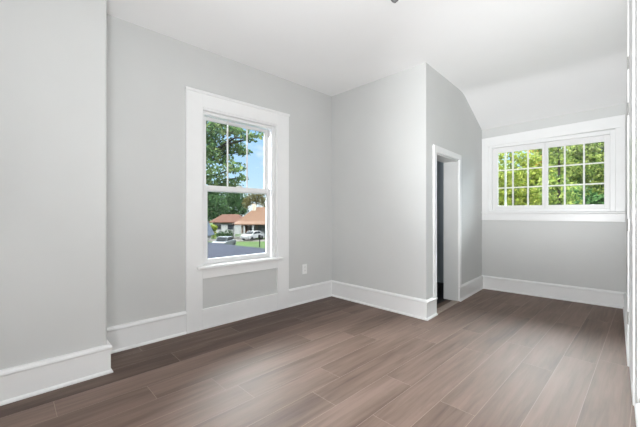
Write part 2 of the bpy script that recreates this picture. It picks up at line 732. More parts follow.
def window_left():
    fr = F_LEFT
    U = lambda y: y - YB
    w = sroot('window_1', (XL, 1.72, 0.57))
    w['label'] = 'tall white double-hung window with a panelled base in the long left wall'
    inv = Matrix.Translation(-Vector(w.location))

    def add(o):
        o.matrix_parent_inverse = inv
        return o
    # flat casing boards down to the floor, head board with a cap bead
    bm = bmesh.new()
    box(bm, fr, U(1.139), U(1.288), -0.024, 0, 0.0, 2.198)
    box(bm, fr, U(2.143), U(2.303), -0.024, 0, 0.0, 2.198)
    box(bm, fr, U(1.288), U(2.143), -0.024, 0, 2.052, 2.198)
    box(bm, fr, U(1.288), U(2.143), -0.024, 0, 0.468, 0.555)
    box(bm, fr, U(1.288), U(2.143), -0.024, 0, 0.0, 0.186)
    add(obj('casing', bm, M_TRIM, w, bevel=0.002))
    bm = bmesh.new()
    prism(bm, Frame((XL, 1.131), (XL, 2.312)), [(0, 2.176), (1.181, 2.176), (1.181, 2.204), (0, 2.204)], -0.036, 0)
    add(obj('cap_bead', bm, M_TRIM, w, bevel=0.008))
    bm = bmesh.new()
    box(bm, fr, U(1.139), U(2.303), -0.034, -0.024, 0.0, 0.018)
    add(obj('shoe_moulding', bm, M_TRIM, w, bevel=0.005))
    # recessed grey panel under the sill
    bm = bmesh.new()
    box(bm, fr, U(1.288), U(2.143), -0.006, 0.0, 0.186, 0.468)
    add(obj('panel', bm, M_WALL, w))
    # jamb lining and the thin inner stop
    bm = bmesh.new()
    box(bm, fr, U(1.270), U(1.298), -0.012, 0.178, 0.565, 2.06)
    box(bm, fr, U(2.133), U(2.160), -0.012, 0.178, 0.565, 2.06)
    box(bm, fr, U(1.298), U(2.133), -0.012, 0.178, 2.036, 2.06)
    box(bm, fr, U(1.298), U(2.133), 0.0, 0.178, 0.565, 0.585)
    add(obj('jamb', bm, M_TRIM, w, bevel=0.003))
    bm = bmesh.new()
    box(bm, fr, U(1.298), U(1.322), 0.030, 0.050, 0.585, 2.036)
    box(bm, fr, U(2.109), U(2.133), 0.030, 0.050, 0.585, 2.036)
    box(bm, fr, U(1.322), U(2.109), 0.030, 0.050, 2.010, 2.036)
    add(obj('inner_stop', bm, M_TRIM, w, bevel=0.004))
    # stool with rounded nose
    bm = bmesh.new()
    box(bm, fr, U(1.232), U(2.195), -0.060, 0.06, 0.556, 0.588)
    add(obj('sill', bm, M_TRIM, w, bevel=0.010))
    m1 = U(1.376) + 0.679 * 0.335
    m2 = U(1.376) + 0.679 * 0.668
    add(sash(fr, w, 'upper_sash', U(1.324), U(2.106), 1.285, 2.010, 0.092, 0.122, 0.050, 0.034, 0.050,
             muntins_u=(m1, m2)))
    s = add(sash(fr, w, 'lower_sash', U(1.322), U(2.108), 0.588, 1.342, 0.055, 0.088, 0.050, 0.052, 0.046))
    bm = bmesh.new()
    box(bm, fr, U(1.68), U(1.745), 0.048, 0.062, 1.3425, 1.352)
    obj('sash_lock', bm, M_SASH, s)
    bm = bmesh.new()
    box(bm, fr, U(2.085), U(2.103), 0.058, 0.092, 1.92, 1.99)
    obj('sash_latch', bm, M_SASH, s, bevel=0.004)


window_left()


# ---------------------------------------------------------------- window_2: wide low window of two gridded sashes in the alcove
def window_back():
    fr = F_BACK
    c = fr.pt(fr.len / 2, 0, 1.07)
    w = sroot('window_2', c)
    w['label'] = 'wide white window of two gridded sashes in the back wall'
    inv = Matrix.Translation(-Vector(w.location))

    def add(o):
        o.matrix_parent_inverse = inv
        return o
    Lw = fr.len
    a, b = 0.088, Lw - 0.092
    bm = bmesh.new()
    prism(bm, fr, [(0.004, 2.012), (Lw - 0.010, 2.046), (Lw - 0.010, 2.182), (0.004, 2.132)], -0.024, 0)
    prism(bm, fr, [(0.004, 1.094), (a, 1.094), (a, 2.016), (0.004, 2.012)], -0.024, 0)
    prism(bm, fr, [(b, 1.094), (Lw - 0.010, 1.094), (Lw - 0.010, 2.046), (b, 2.043)], -0.024, 0)
    add(obj('casing', bm, M_TRIM, w, bevel=0.003))
    bm = bmesh.new()
    box(bm, fr, 0.003, Lw - 0.006, -0.056, 0.03, 1.070, 1.094)
    add(obj('sill', bm, M_TRIM, w, bevel=0.008))
    bm = bmesh.new()
    box(bm, fr, 0.003, Lw - 0.008, -0.020, 0, 0.975, 1.070)
    add(obj('apron', bm, M_TRIM, w, bevel=0.003))
    # frame lining
    bm = bmesh.new()
    box(bm, fr, a, a + 0.045, -0.010, 0.16, 1.094, 2.03)
    box(bm, fr, b - 0.045, b, -0.010, 0.16, 1.094, 2.03)
    box(bm, fr, a + 0.045, b - 0.045, -0.010, 0.16, 1.985, 2.03)
    box(bm, fr, a + 0.045, b - 0.045, 0.0, 0.16, 1.090, 1.125)
    add(obj('frame', bm, M_TRIM, w, bevel=0.003))
    u = lambda x: fr.u_of(x=x)
    k = 1.008
    # left sash glass -1.48..-0.966, right sash glass -0.904..-0.363
    gl0, gl1, gr0, gr1 = u(-1.482), u(-0.972), u(-0.908), u(-0.372)
    v0, v1 = 1.178, 1.912
    bot, top = v0 - 1.125, 1.985 - v1
    mid = (gl1 + gr0) / 2
    sl = gl0 - (a + 0.045)
    bm_l = (a + 0.045, mid - 0.003)
    for nm, (s0, s1), (g0, g1) in (('left_sash', (a + 0.045, mid - 0.001), (gl0, gl1)), ('right_sash', (mid + 0.001, b - 0.045), (gr0, gr1))):
        bm = bmesh.new()
        d0, d1 = 0.030, 0.062
        box(bm, fr, s0, g0, d0, d1, 1.125, 1.985)
        box(bm, fr, g1, s1, d0, d1, 1.125, 1.985)
        box(bm, fr, g0, g1, d0, d1, 1.125, v0)
        box(bm, fr, g0, g1, d0, d1, v1, 1.985)
        s = add(obj(nm, bm, M_SASH, w, bevel=0.003))
        bm = bmesh.new()
        box(bm, fr, g0, g1, 0.044, 0.048, v0, v1)
        obj('glass_pane', bm, M_GLASS, s)
        for i in (1, 2):
            um = g0 + (g1 - g0) * ((0.355, 0.695) if nm == 'left_sash' else (0.315, 0.66))[i - 1]
            bm = bmesh.new()
            box(bm, fr, um - 0.009, um + 0.009, 0.034, 0.042, v0, v1)
            obj('muntin', bm, M_SASH, s)
            vm = v0 + (v1 - v0) * i / 3
            bm = bmesh.new()
            box(bm, fr, g0, g1, 0.035, 0.0415, vm - 0.008, vm + 0.008)
            obj('muntin', bm, M_SASH, s)
    bm = bmesh.new()
    x = u(-1.405)
    box(bm, fr, x - 0.011, x + 0.011, 0.10, 0.115, 1.125, 1.985)
    add(obj('screen_bar', bm, M_SASH, w))


window_back()


# ---------------------------------------------------------------- door_1: cased opening into the closet
def doorway():
    fr = F_SIDE
    c = fr.pt((DU0 + DU1) / 2, 0, 0)
    w = sroot('door_1', c)
    w['label'] = 'low white cased opening in the side of the closet'
    inv = Matrix.Translation(-Vector(w.location))
    bm = bmesh.new()
    box(bm, fr, DU0 - 0.062, DU0 + 0.004, -0.020, 0, 0.198, DV)
    box(bm, fr, DU1 - 0.004, DU1 + 0.062, -0.020, 0, 0.185, DV)
    prism(bm, fr, [(DU0 - 0.062, DV), (DU1 + 0.062, DV), (DU1 + 0.062, DV + 0.062), (DU0 - 0.062, DV + 0.072)], -0.020, 0)
    o = obj('casing', bm, M_TRIM, w, bevel=0.003)
    o.matrix_parent_inverse = inv
    bm = bmesh.new()
    box(bm, fr, DU0, DU0 + 0.018, -0.004, 0.172, 0.006, DV)
    box(bm, fr, DU1 - 0.018, DU1, -0.004, 0.172, 0.006, DV)
    box(bm, fr, DU0 + 0.018, DU1 - 0.018, -0.004, 0.172, DV - 0.018, DV)
    o = obj('jamb', bm, M_WALL, w, bevel=0.003)
    o.matrix_parent_inverse = inv
    bm = bmesh.new()
    box(bm, fr, DU0 + 0.001, DU1 - 0.001, -0.022, 0.06, 0.0, 0.006)
    o = obj('threshold', bm, M_THRESH, w, bevel=0.002)
    o.matrix_parent_inverse = inv


doorway()


# ---------------------------------------------------------------- door_2: white door and casing at the right edge
def door_right():
    fr = F_RIGHT
    U = lambda y: fr.u_of(y=y)
    w = sroot('door_2', fr.pt(U(2.85), 0, 0))
    w['label'] = 'white door with grey hinges in the right wall, seen edge-on'
    inv = Matrix.Translation(-Vector(w.location))
    bm = bmesh.new()
    box(bm, fr, U(3.215), U(3.115), -0.030, 0, 0.0, 2.588)
    box(bm, fr, U(2.470), U(2.205), -0.014, 0, 0.0, 2.594)
    box(bm, fr, U(3.115), U(2.470), -0.024, 0, 2.46, 2.588)
    o = obj('casing', bm, M_TRIM, w, bevel=0.004)
    o.matrix_parent_inverse = inv
    bm = bmesh.new()
    box(bm, fr, U(3.108), U(2.478), -0.022, 0.0, 0.012, 2.45)
    leaf = obj('door_leaf', bm, M_TRIM, w, bevel=0.002)
    leaf.matrix_parent_inverse = inv
    for z in (0.30, 0.95, 1.76, 2.08):
        bm = bmesh.new()
        p = fr.pt(U(3.105), -0.026, z)
        cyl(bm, p, p + Vector((0, 0, 0.085)), 0.0065, n=10)
        box(bm, fr, U(3.104), U(3.075), -0.0245, -0.021, z, z + 0.085)
        obj('hinge', bm, M_STEEL, leaf)


door_right()


# ---------------------------------------------------------------- outlet on the left wall
def outlet():
    t = thing('wall_outlet', 'small white duplex outlet low on the grey wall right of the tall window', 'outlet', (XL, 2.560, 0.402))
    R = Frame((0, 0), (0, 1))
    bm = bmesh.new()
    box(bm, R, -0.036, 0.036, -0.006, 0.0, -0.058, 0.058)
    obj('cover_plate', bm, M_PLATE, t, bevel=0.003)
    for z in (-0.022, 0.022):
        bm = bmesh.new()
        box(bm, R, -0.017, 0.017, -0.0085, -0.006, z - 0.015, z + 0.015)
        r = obj('receptacle', bm, M_PLATE, t, bevel=0.001)
        for y in (-0.0065, 0.0065):
            bm = bmesh.new()
            box(bm, R, y - 0.0012, y + 0.0012, -0.0092, -0.0085, z - 0.002, z + 0.008)
            obj('slot', bm, M_SLOT, r)
    bm = bmesh.new()
    cyl(bm, (0.006, 0, 0), (0.0075, 0, 0), 0.003)
    obj('screw', bm, M_STEEL, t)


outlet()


# ---------------------------------------------------------------- ceiling lamp (only the tip of its finial reaches into the view)
def ceiling_lamp():
    t = thing('ceiling_lamp', 'ceiling lamp whose small dark grey finial pokes in at the top edge', 'lamp', (-1.034, 1.613, 2.598))
    M_NICKEL = paint('grey_lamp_metal', (0.16, 0.16, 0.16), 0.45, 0.05, 20, metal=0.3)
    M_BOWL = paint('frosted_lamp_bowl', (0.80, 0.79, 0.76), 0.4, 0.02, 10)
    bm = bmesh.new()
    lathe(bm, [(0, 0), (0.085, 0), (0.080, -0.02), (0.03, -0.035), (0, -0.035)])
    obj('canopy', bm, M_NICKEL, t, smooth=True)
    bm = bmesh.new()
    cyl(bm, (0, 0, -0.03), (0, 0, -0.26), 0.008)
    obj('stem', bm, M_NICKEL, t)
    bm = bmesh.new()
    lathe(bm, [(0.012, -0.250), (0.035, -0.243), (0.080, -0.205), (0.120, -0.160), (0.140, -0.120), (0.142, -0.10), (0.136, -0.10), (0.132, -0.122),
               (0.114, -0.155), (0.076, -0.198), (0.033, -0.236), (0.012, -0.242), (0.012, -0.250)])
    obj('glass_bowl', bm, M_BOWL, t, smooth=True)
    bm = bmesh.new()
    lathe(bm, [(0, -0.248), (0.022, -0.250), (0.024, -0.280), (0.019, -0.287), (0.006, -0.299), (0, -0.302)], n=20)
    obj('finial', bm, M_NICKEL, t)


ceiling_lamp()


# ================================================================ outdoors
GZ = -3.32


def out(px, f, z=None, py=None):
    """Place seen in bearing px at depth f from the viewpoint; z given or from row py."""
    r = (px - 320.0) / 321.0 * f
    if z is None:
        z = EYE - (py - 213.0) / 321.0 * f
    return Vector((CS * r - SN * f, SN * r + CS * f, z))


M_GRASS = paint('lawn', (0.0139, 0.0279, 0.00307), 0.9, 0.3, 0.6, spec=0.04)
M_DRIVE = paint('pale_concrete', (0.0569, 0.052, 0.0469), 0.9, 0.1, 0.5, spec=0.04)
M_ROAD = paint('grey_asphalt', (0.0167, 0.0167, 0.0182), 0.9, 0.1, 0.8, spec=0.04)
M_BARK = paint('bark', (0.0105, 0.00837, 0.00701), 0.9, 0.35, 6, spec=0.04)
M_CREAM = paint('cream_siding', (0.167, 0.137, 0.108), 0.8, 0.06, 1.0, spec=0.04)
M_WHITEX = paint('white_outdoor_paint', (0.105, 0.105, 0.101), 0.7, 0.04, 1.0, spec=0.04)
M_TANROOF = paint('tan_roof_tiles', (0.0552, 0.0315, 0.0207), 0.85, 0.18, 2.5, spec=0.04)
M_REDROOF = paint('red_brown_roof', (0.0377, 0.0174, 0.0118), 0.85, 0.18, 2.5, spec=0.04)
M_BLUEROOF = paint('blue_grey_roof', (0.02, 0.0252, 0.0352), 0.85, 0.12, 2.5, spec=0.04)
M_DARKX = paint('dark_metal', (0.00279, 0.00307, 0.00307), 0.6, 0.1, spec=0.04)
M_PANEX = paint('dark_house_pane', (0.00701, 0.00837, 0.0098), 0.2, 0.1, spec=0.04)
M_DOORX = paint('orange_brown_door', (0.0461, 0.0223, 0.0112), 0.6, 0.1, spec=0.04)
M_CARW = paint('white_car_paint', (0.0961, 0.0961, 0.0976), 0.25, 0.02, spec=0.04)
M_CARG = paint('grey_car_paint', (0.0279, 0.0307, 0.0335), 0.25, 0.02, spec=0.04)
M_TYRE = paint('black_tyre', (0.00209, 0.00209, 0.00209), 0.8, 0.1, spec=0.04)


def shingles():
    m, nt, p = mat('blue_grey_shingles')
    N, L = nt.nodes.new, nt.links.new
    tc = N('ShaderNodeTexCoord')
    br = N('ShaderNodeTexBrick')
    br.inputs['Scale'].default_value = 1.0
    br.inputs['Brick Width'].default_value = 0.30
    br.inputs['Row Height'].default_value = 0.14
    br.inputs['Mortar Size'].default_value = 0.010
    br.inputs['Color1'].default_value = (0.00876, 0.01, 0.017, 1)
    br.inputs['Color2'].default_value = (0.0146, 0.0166, 0.0268, 1)
    br.inputs['Mortar'].default_value = (0.0058, 0.00666, 0.011, 1)
    mp = N('ShaderNodeMapping')
    mp.inputs['Rotation'].default_value = (0, 0, math.radians(90))
    L(tc.outputs['Object'], mp.inputs[0])
    L(mp.outputs[0], br.inputs['Vector'])
    no = N('ShaderNodeTexNoise')
    no.inputs['Scale'].default_value = 60
    L(tc.outputs['Object'], no.inputs['Vector'])
    mx = N('ShaderNodeMix')
    mx.data_type = 'RGBA'
    mx.blend_type = 'OVERLAY'
    mx.inputs['Factor'].default_value = 0.5
    L(br.outputs['Color'], mx.inputs['A'])
    L(no.outputs['Fac'], mx.inputs['B'])
    L(mx.outputs['Result'], p.inputs['Base Color'])
    p.inputs['Roughness'].default_value = 0.9
    p.inputs['Specular IOR Level'].default_value = 0.04
    return m


# ground, street, driveway
bm = bmesh.new()
box(bm, WORLD, -220, 120, -90, 220, GZ - 0.4, GZ)
struct(obj('ground', bm, M_GRASS))
F_VIEW = Frame((0, 0), (CS, SN))       # u to the right of the view, d along the view


def ubox(bm, u0, u1, d0, d1, v0, v1):
    box(bm, F_VIEW, u0, u1, d0, d1, v0, v1)


bm = bmesh.new()
ubox(bm, -60, 30, 29.0, 38.0, GZ - 0.05, GZ + 0.02)
struct(obj('street', bm, M_ROAD))
bm = bmesh.new()
ubox(bm, -19, -4, 49.5, 54.0, GZ - 0.05, GZ + 0.03)
struct(obj('driveway', bm, M_DRIVE))


# low shingled wing roof right under the tall window
def wing_roof():
    t = thing('shingle_roof', 'blue-grey shingled lower roof directly below the tall window, outside', 'roof', (-6.2, 1.2, 0.40))
    bm = bmesh.new()
    c = [(3.09, -4.2, 0.07), (-4.6, -4.2, -0.06), (-4.6, 2.05, -0.06), (3.09, 2.13, 0.07)]
    a = [bm.verts.new(k) for k in c]
    b = [bm.verts.new((x, y, z - 0.12)) for x, y, z in c]
    bm.faces.new(a)
    bm.faces.new(b[::-1])
    for i in range(4):
        j = (i + 1) % 4
        bm.faces.new([a[i], a[j], b[j], b[i]])
    obj('shingles', bm, shingles(), t)
    bm = bmesh.new()
    box(bm, WORLD, -4.4, 3.05, -4.0, 1.85, GZ - 0.40, -0.20)
    obj('wing_wall', bm, M_CREAM, t)


wing_roof()


# ---------------------------------------------------------------- trees
def leaves_mesh(name, centers, radii, counts, size, m, parent, seed, flat=1.0):
    r = np.random.default_rng(seed)
    V = []
    for c, rad, n in zip(centers, radii, counts):
        d = r.normal(size=(n, 3))
        d /= np.linalg.norm(d, axis=1)[:, None]
        rr = r.random(n) ** 0.45
        pos = np.array(c) + d * rr[:, None] * np.array(rad)
        a = r.normal(size=(n, 3))
        a[:, 2] *= flat
        a /= np.linalg.norm(a, axis=1)[:, None]
        b = np.cross(a, r.normal(size=(n, 3)))
        b /= np.linalg.norm(b, axis=1)[:, None]
        s = size * r.uniform(0.6, 1.3, n)[:, None]
        a = a * s
        b = b * s * 0.55
        q = np.stack([pos - a, pos + b * 0.9 - a * 0.1, pos + a, pos - b * 0.9 - a * 0.1], axis=1)
        V.append(q.reshape(-1, 3))
    V = np.concatenate(V)
    n = len(V) // 4
    me = bpy.data.meshes.new(name)
    me.vertices.add(len(V))
    me.vertices.foreach_set('co', V.astype(np.float32).ravel())
    me.loops.add(n * 4)
    me.loops.foreach_set('vertex_index', np.arange(n * 4, dtype=np.int32))
    me.polygons.add(n)
    me.polygons.foreach_set('loop_start', np.arange(0, n * 4, 4, dtype=np.int32))
    me.update(calc_edges=True)
    me.validate()
    me.materials.append(m)
    o = bpy.data.objects.new(name, me)
    COL.objects.link(o)
    o.parent = parent
    return o


def branch_pts(a, b, sag, k, r, wob=0.03):
    a, b = Vector(a), Vector(b)
    res = []
    for i in range(k + 1):
        t = i / k
        p = a.lerp(b, t)
        p.z += sag * math.sin(math.pi * t)
        if 0 < i < k:
            p += Vector((r.uniform(-1, 1), r.uniform(-1, 1), r.uniform(-1, 1))) * (b - a).length * wob
        res.append(p)
    return res


def tree(name, label, base, height, trunk_r, blobs, size, m, seed, group=None, flat=1.0, lean=(0, 0), cat='tree', wob=0.006):
    """blobs: list of (world centre, (rx, ry, rz), leaf count); every blob hangs on a branch from the trunk."""
    r = random.Random(seed)
    base = Vector(base)
    t = thing(name, label, cat, base, 0, group)
    bm = bmesh.new()
    top = Vector((lean[0], lean[1], height))
    tp = branch_pts((0, 0, -0.1), top, 0, 6, r, wob)
    tube(bm, tp, [trunk_r * (1 - 0.75 * i / 6) for i in range(7)], 10)
    for c, rad, n in blobs:
        c = Vector(c) - base
        # leave the trunk a bit below the blob
        z = max(height * 0.25, min(height * 0.97, c.z - 0.25 * (Vector((c.x, c.y)).length)))
        i = z / height * 6
        a = tp[int(min(5, i))].lerp(tp[min(6, int(i) + 1)], i - int(i))
        pts = branch_pts(a, c, 0.05 * (c - a).length, 4, r)
        w = trunk_r * 0.33
        tube(bm, pts, [w, w * 0.7, w * 0.5, w * 0.35, w * 0.18], 6)
        for q in range(2):
            e = c + Vector((r.uniform(-1, 1) * rad[0], r.uniform(-1, 1) * rad[1], r.uniform(-0.6, 0.6) * rad[2])) * 0.8
            tube(bm, branch_pts(pts[3], e, 0, 3, r), [w * 0.3, w * 0.22, w * 0.15, w * 0.08], 5)
    obj('trunk', bm, M_BARK, t, smooth=True)
    leaves_mesh('foliage', [tuple(Vector(c) - base) for c, _, _ in blobs], [x[1] for x in blobs], [x[2] for x in blobs], size, m, t, seed, flat)
    return t


G_OAK = leaf_mat('oak_leaves', [(0.0117, 0.0274, 0.0136), (0.0292, 0.0603, 0.0214), (0.0584, 0.093, 0.034), (0.0975, 0.121, 0.0486)])
G_DARK = leaf_mat('dark_leaves', [(0.00676, 0.0172, 0.00764), (0.0158, 0.032, 0.0127), (0.0282, 0.0492, 0.019)], 0.25)
G_OLIVE = leaf_mat('olive_leaves', [(0.0309, 0.0287, 0.0111), (0.053, 0.0486, 0.0199), (0.0751, 0.0619, 0.0309)], 0.3)
G_YELL = leaf_mat('yellow_green_leaves', [(0.0467, 0.0704, 0.0129), (0.127, 0.158, 0.0237), (0.22, 0.234, 0.0538)], 0.5)
G_MID = leaf_mat('mid_green_leaves', [(0.0252, 0.049, 0.0141), (0.0907, 0.125, 0.0283), (0.2, 0.224, 0.0658)], 0.45)
G_BLUE = leaf_mat('cool_green_leaves', [(0.0153, 0.041, 0.0152), (0.0381, 0.0823, 0.0274), (0.0762, 0.138, 0.0487)], 0.35)
G_ORANGE = leaf_mat('orange_leaves', [(0.204, 0.068, 0.0204), (0.306, 0.136, 0.034), (0.34, 0.204, 0.068)], 0.4)
G_BUSH = leaf_mat('lime_bush_leaves', [(0.0408, 0.0578, 0.0068), (0.0748, 0.0952, 0.0136), (0.102, 0.116, 0.0204)], 0.3)

# near tree whose boughs fill the upper sash of the tall window
obs = []
f0 = 13.0
for (px, py, f, rx, rz, n) in ((203, 130, 12, 1.0, .55, 620), (212, 150, 13, .9, .5, 560), (206, 172, 12, .9, .45, 440), (222, 128, 13.5, .8, .33, 330),
                               (232, 146, 13, .55, .30, 230), (215, 186, 13, .8, .28, 260), (237, 131, 12.5, .55, .22, 150), (234, 168, 12, .5, .25, 150),
                               (228, 184, 12.5, .6, .22, 170), (250, 138, 12, .42, .15, 70), (243, 152, 13, .35, .18, 80), (258, 135, 12, .35, .10, 34),
                               (200, 150, 12, .8, .6, 420), (196, 110, 12, 1.2, .7, 500), (216, 108, 13, 1.0, .5, 400), (240, 112, 13, .8, .4, 200),
                               (190, 180, 13, .9, .7, 420), (241, 178, 12.5, .3, .16, 50), (225, 160, 14, .45, .25, 120), (180, 140, 13, 1.3, 1.0, 500)):
    c = out(px, f, py=py)
    obs.append((c, (rx, rx, rz), int(n * 1.15)))
tree('oak_tree', 'large leafy tree whose boughs cross the sky in the tall window', out(178, 13.5, GZ), 11.5, 0.28, obs, 0.085, G_OAK, 3)

# dense trees behind the houses
bl = [(out(px, f, py=py), (rx, rx, rz), n) for px, py, f, rx, rz, n in
      ((205, 200, 82, 3.6, 3.4, 900), (215, 207, 80, 3.4, 3.0, 900), (212, 193, 84, 3, 2.2, 700), (198, 205, 82, 3.6, 4, 700), (208, 215, 78, 3, 2, 500))]
tree('dense_tree', 'dense dark green tree behind the red-brown roof, left in the tall window', out(208, 82, GZ), 9.5, 0.4, bl, 0.42, G_DARK, 21, 'trees behind the houses')
bl = [(out(px, f, py=py), (rx, rx, rz), n) for px, py, f, rx, rz, n in
      ((228, 204, 99, 4.0, 3.5, 900), (238, 200, 99, 3.3, 2.8, 700), (232, 194, 101, 3.5, 2.4, 650), (240, 210, 96, 2.6, 2.3, 500), (226, 214, 97, 3.5, 2.1, 500))]
tree('dense_tree', 'dense dark green tree behind the peak of the tan roof, in the tall window', out(233, 100, GZ), 10.0, 0.4, bl, 0.42, G_DARK, 22, 'trees behind the houses')
bl = [(out(px, f, py=py), (rx, rx, rz), n) for px, py, f, rx, rz, n in
      ((252, 199, 78, 1.8, 1.8, 300), (259, 196, 78, 1.6, 1.8, 240), (264, 201, 78, 1.8, 2.0, 280), (247, 203, 76, 1.2, 1.3, 180))]
tree('sparse_tree', 'thin olive-brown tree rising behind the tan roof', out(256, 78, GZ), 8.0, 0.25, bl, 0.32, G_OLIVE, 23, 'trees behind the houses')


# ---------------------------------------------------------------- houses across the street
def hip_roof(bm, x0, x1, y0, y1, z0, h, inset, t=0.15):
    ym = (y0 + y1) / 2
    b = [bm.verts.new(k) for k in ((x0, y0, z0), (x1, y0, z0), (x1, y1, z0), (x0, y1, z0))]
    lo = [bm.verts.new((v.co.x, v.co.y, z0 - t)) for v in b]
    r0, r1 = bm.verts.new((x0 + inset, ym, z0 + h)), bm.verts.new((x1 - inset, ym, z0 + h))
    bm.faces.new([b[0], b[1], r1, r0])
    bm.faces.new([b[1], b[2], r1])
    bm.faces.new([b[2], b[3], r0, r1])
    bm.faces.new([b[3], b[0], r0])
    bm.faces.new(lo[::-1])
    for i in range(4):
        j = (i + 1) % 4
        bm.faces.new([b[i], lo[i], lo[j], b[j]])


def house_window(parent, x0, x1, y, z0, z1):
    bm = bmesh.new()
    box(bm, WORLD, x0 - 0.1, x0, y - 0.06, y, z0 - 0.1, z1 + 0.1)
    box(bm, WORLD, x1, x1 + 0.1, y - 0.06, y, z0 - 0.1, z1 + 0.1)
    box(bm, WORLD, x0, x1, y - 0.06, y, z1, z1 + 0.1)
    box(bm, WORLD, x0, x1, y - 0.06, y, z0 - 0.1, z0)
    f = obj('window', bm, M_WHITEX, parent)
    bm = bmesh.new()
    box(bm, WORLD, x0, x1, y - 0.03, y - 0.005, z0, z1)
    obj('pane', bm, M_PANEX, f)


def tan_house():
    p = out(233, 54.5, GZ)
    t = thing('tan_roofed_house', 'cream house with tan hipped roof and columned porch, across the street', 'house', p, YAW)
    bm = bmesh.new()
    box(bm, WORLD, 0.9, 12.2, 2.0, 9.5, -0.2, 2.75)
    obj('wall', bm, M_CREAM, t)
    bm = bmesh.new()
    hip_roof(bm, 0.3, 12.8, 1.5, 10.0, 2.95, 2.55, 2.4)
    obj('roof', bm, M_TANROOF, t)
    # porch across the front
    bm = bmesh.new()
    v = [(-0.1, -0.3, 2.55), (12.6, -0.3, 2.55), (12.6, 2.1, 3.15), (0.5, 2.1, 3.15)]
    a = [bm.verts.new(k) for k in v]
    b = [bm.verts.new((x, y, z - 0.16)) for x, y, z in v]
    bm.faces.new(a)
    bm.faces.new(b[::-1])
    for i in range(4):
        j = (i + 1) % 4
        bm.faces.new([a[i], a[j], b[j], b[i]])
    obj('porch_roof', bm, M_TANROOF, t)
    bm = bmesh.new()
    box(bm, WORLD, 0.0, 3.6, -0.1, 2.0, -0.1, 0.25)
    obj('porch_floor', bm, M_DRIVE, t)
    for x in (0.15, 1.9, 3.4, 7.6, 11.8):
        bm = bmesh.new()
        box(bm, WORLD, x - 0.12, x + 0.12, -0.05, 0.19, 0.0, 2.4)
        obj('column', bm, M_WHITEX, t)
    bm = bmesh.new()
    box(bm, WORLD, 0.2, 3.4, 0.0, 0.06, 0.85, 0.95)
    for i in range(17):
        x = 0.3 + i * 0.185
        box(bm, WORLD, x, x + 0.05, 0.01, 0.05, 0.25, 0.85)
    obj('porch_railing', bm, M_WHITEX, t)
    bm = bmesh.new()
    box(bm, WORLD, 1.15, 2.05, 1.95, 2.0, 0.25, 2.2)
    obj('front_door', bm, M_DOORX, t)
    house_window(t, 2.5, 3.3, 2.0, 0.9, 2.1)
    bm = bmesh.new()
    box(bm, WORLD, 3.85, 5.6, 1.93, 2.0, 0.05, 2.35)
    obj('garage_door', bm, M_WHITEX, t)
    house_window(t, 7.0, 8.4, 2.0, 0.9, 2.1)
    bm = bmesh.new()
    box(bm, WORLD, 2.3, 2.9, 4.6, 5.2, 4.6, 6.1)
    obj('chimney', bm, M_CREAM, t)


tan_house()


def red_house():
    p = out(211, 68, GZ + 0.15)
    t = thing('red_roofed_house', 'pale house with red-brown roof behind the bushes, left of the tan-roofed house', 'house', p, YAW)
    bm = bmesh.new()
    box(bm, WORLD, 0.2, 6.2, 0.5, 6.5, -0.4, 2.3)
    obj('wall', bm, M_WHITEX, t)
    bm = bmesh.new()
    hip_roof(bm, -0.4, 6.8, -0.2, 7.1, 2.35, 1.6, 1.8)
    obj('roof', bm, M_REDROOF, t)
    house_window(t, 1.0, 2.0, 0.5, 0.7, 1.8)
    house_window(t, 3.4, 4.6, 0.5, 0.7, 1.8)


red_house()


def blue_house():
    p = out(187, 48, GZ)
    t = thing('blue_roofed_garage', 'small white garage with steep blue-grey roof, far left in the tall window', 'garage', p, YAW)
    bm = bmesh.new()
    box(bm, WORLD, -2.0, 1.9, 0.3, 5.0, -0.2, 0.95)
    obj('wall', bm, M_WHITEX, t)
    bm = bmesh.new()
    prism(bm, WORLD, [(-2.6, 0.8), (2.45, 0.8), (0.9, 3.9), (-1.0, 3.9)], 0.0, 5.3)
    obj('roof', bm, M_BLUEROOF, t)


blue_house()


# bushes in front of the red-roofed house
def bush(label, px, py, f, rad, m, seed, n):
    c = out(px, f, py=py)
    base = Vector((c.x, c.y, GZ))
    tree('bush', label, base, max(0.8, c.z - GZ), 0.06, [(c, (rad, rad, rad * 0.85), n), (Vector((c.x, c.y, (c.z + GZ) / 2)), (rad * 0.8, rad * 0.8, (c.z - GZ) * 0.6), n // 2)],
         0.14, m, seed, 'bushes across the street', cat='bush')


bush('yellow-green bush beside the blue-grey roof of the small garage', 213.5, 228, 56, 0.75, G_BUSH, 31, 500)
bush('dark green bush in front of the red-roofed house, left of its neighbour', 221, 235, 58, 0.85, G_DARK, 32, 420)
bush('dark green bush beside the porch of the tan-roofed house', 229, 234, 57, 0.95, G_DARK, 33, 420)


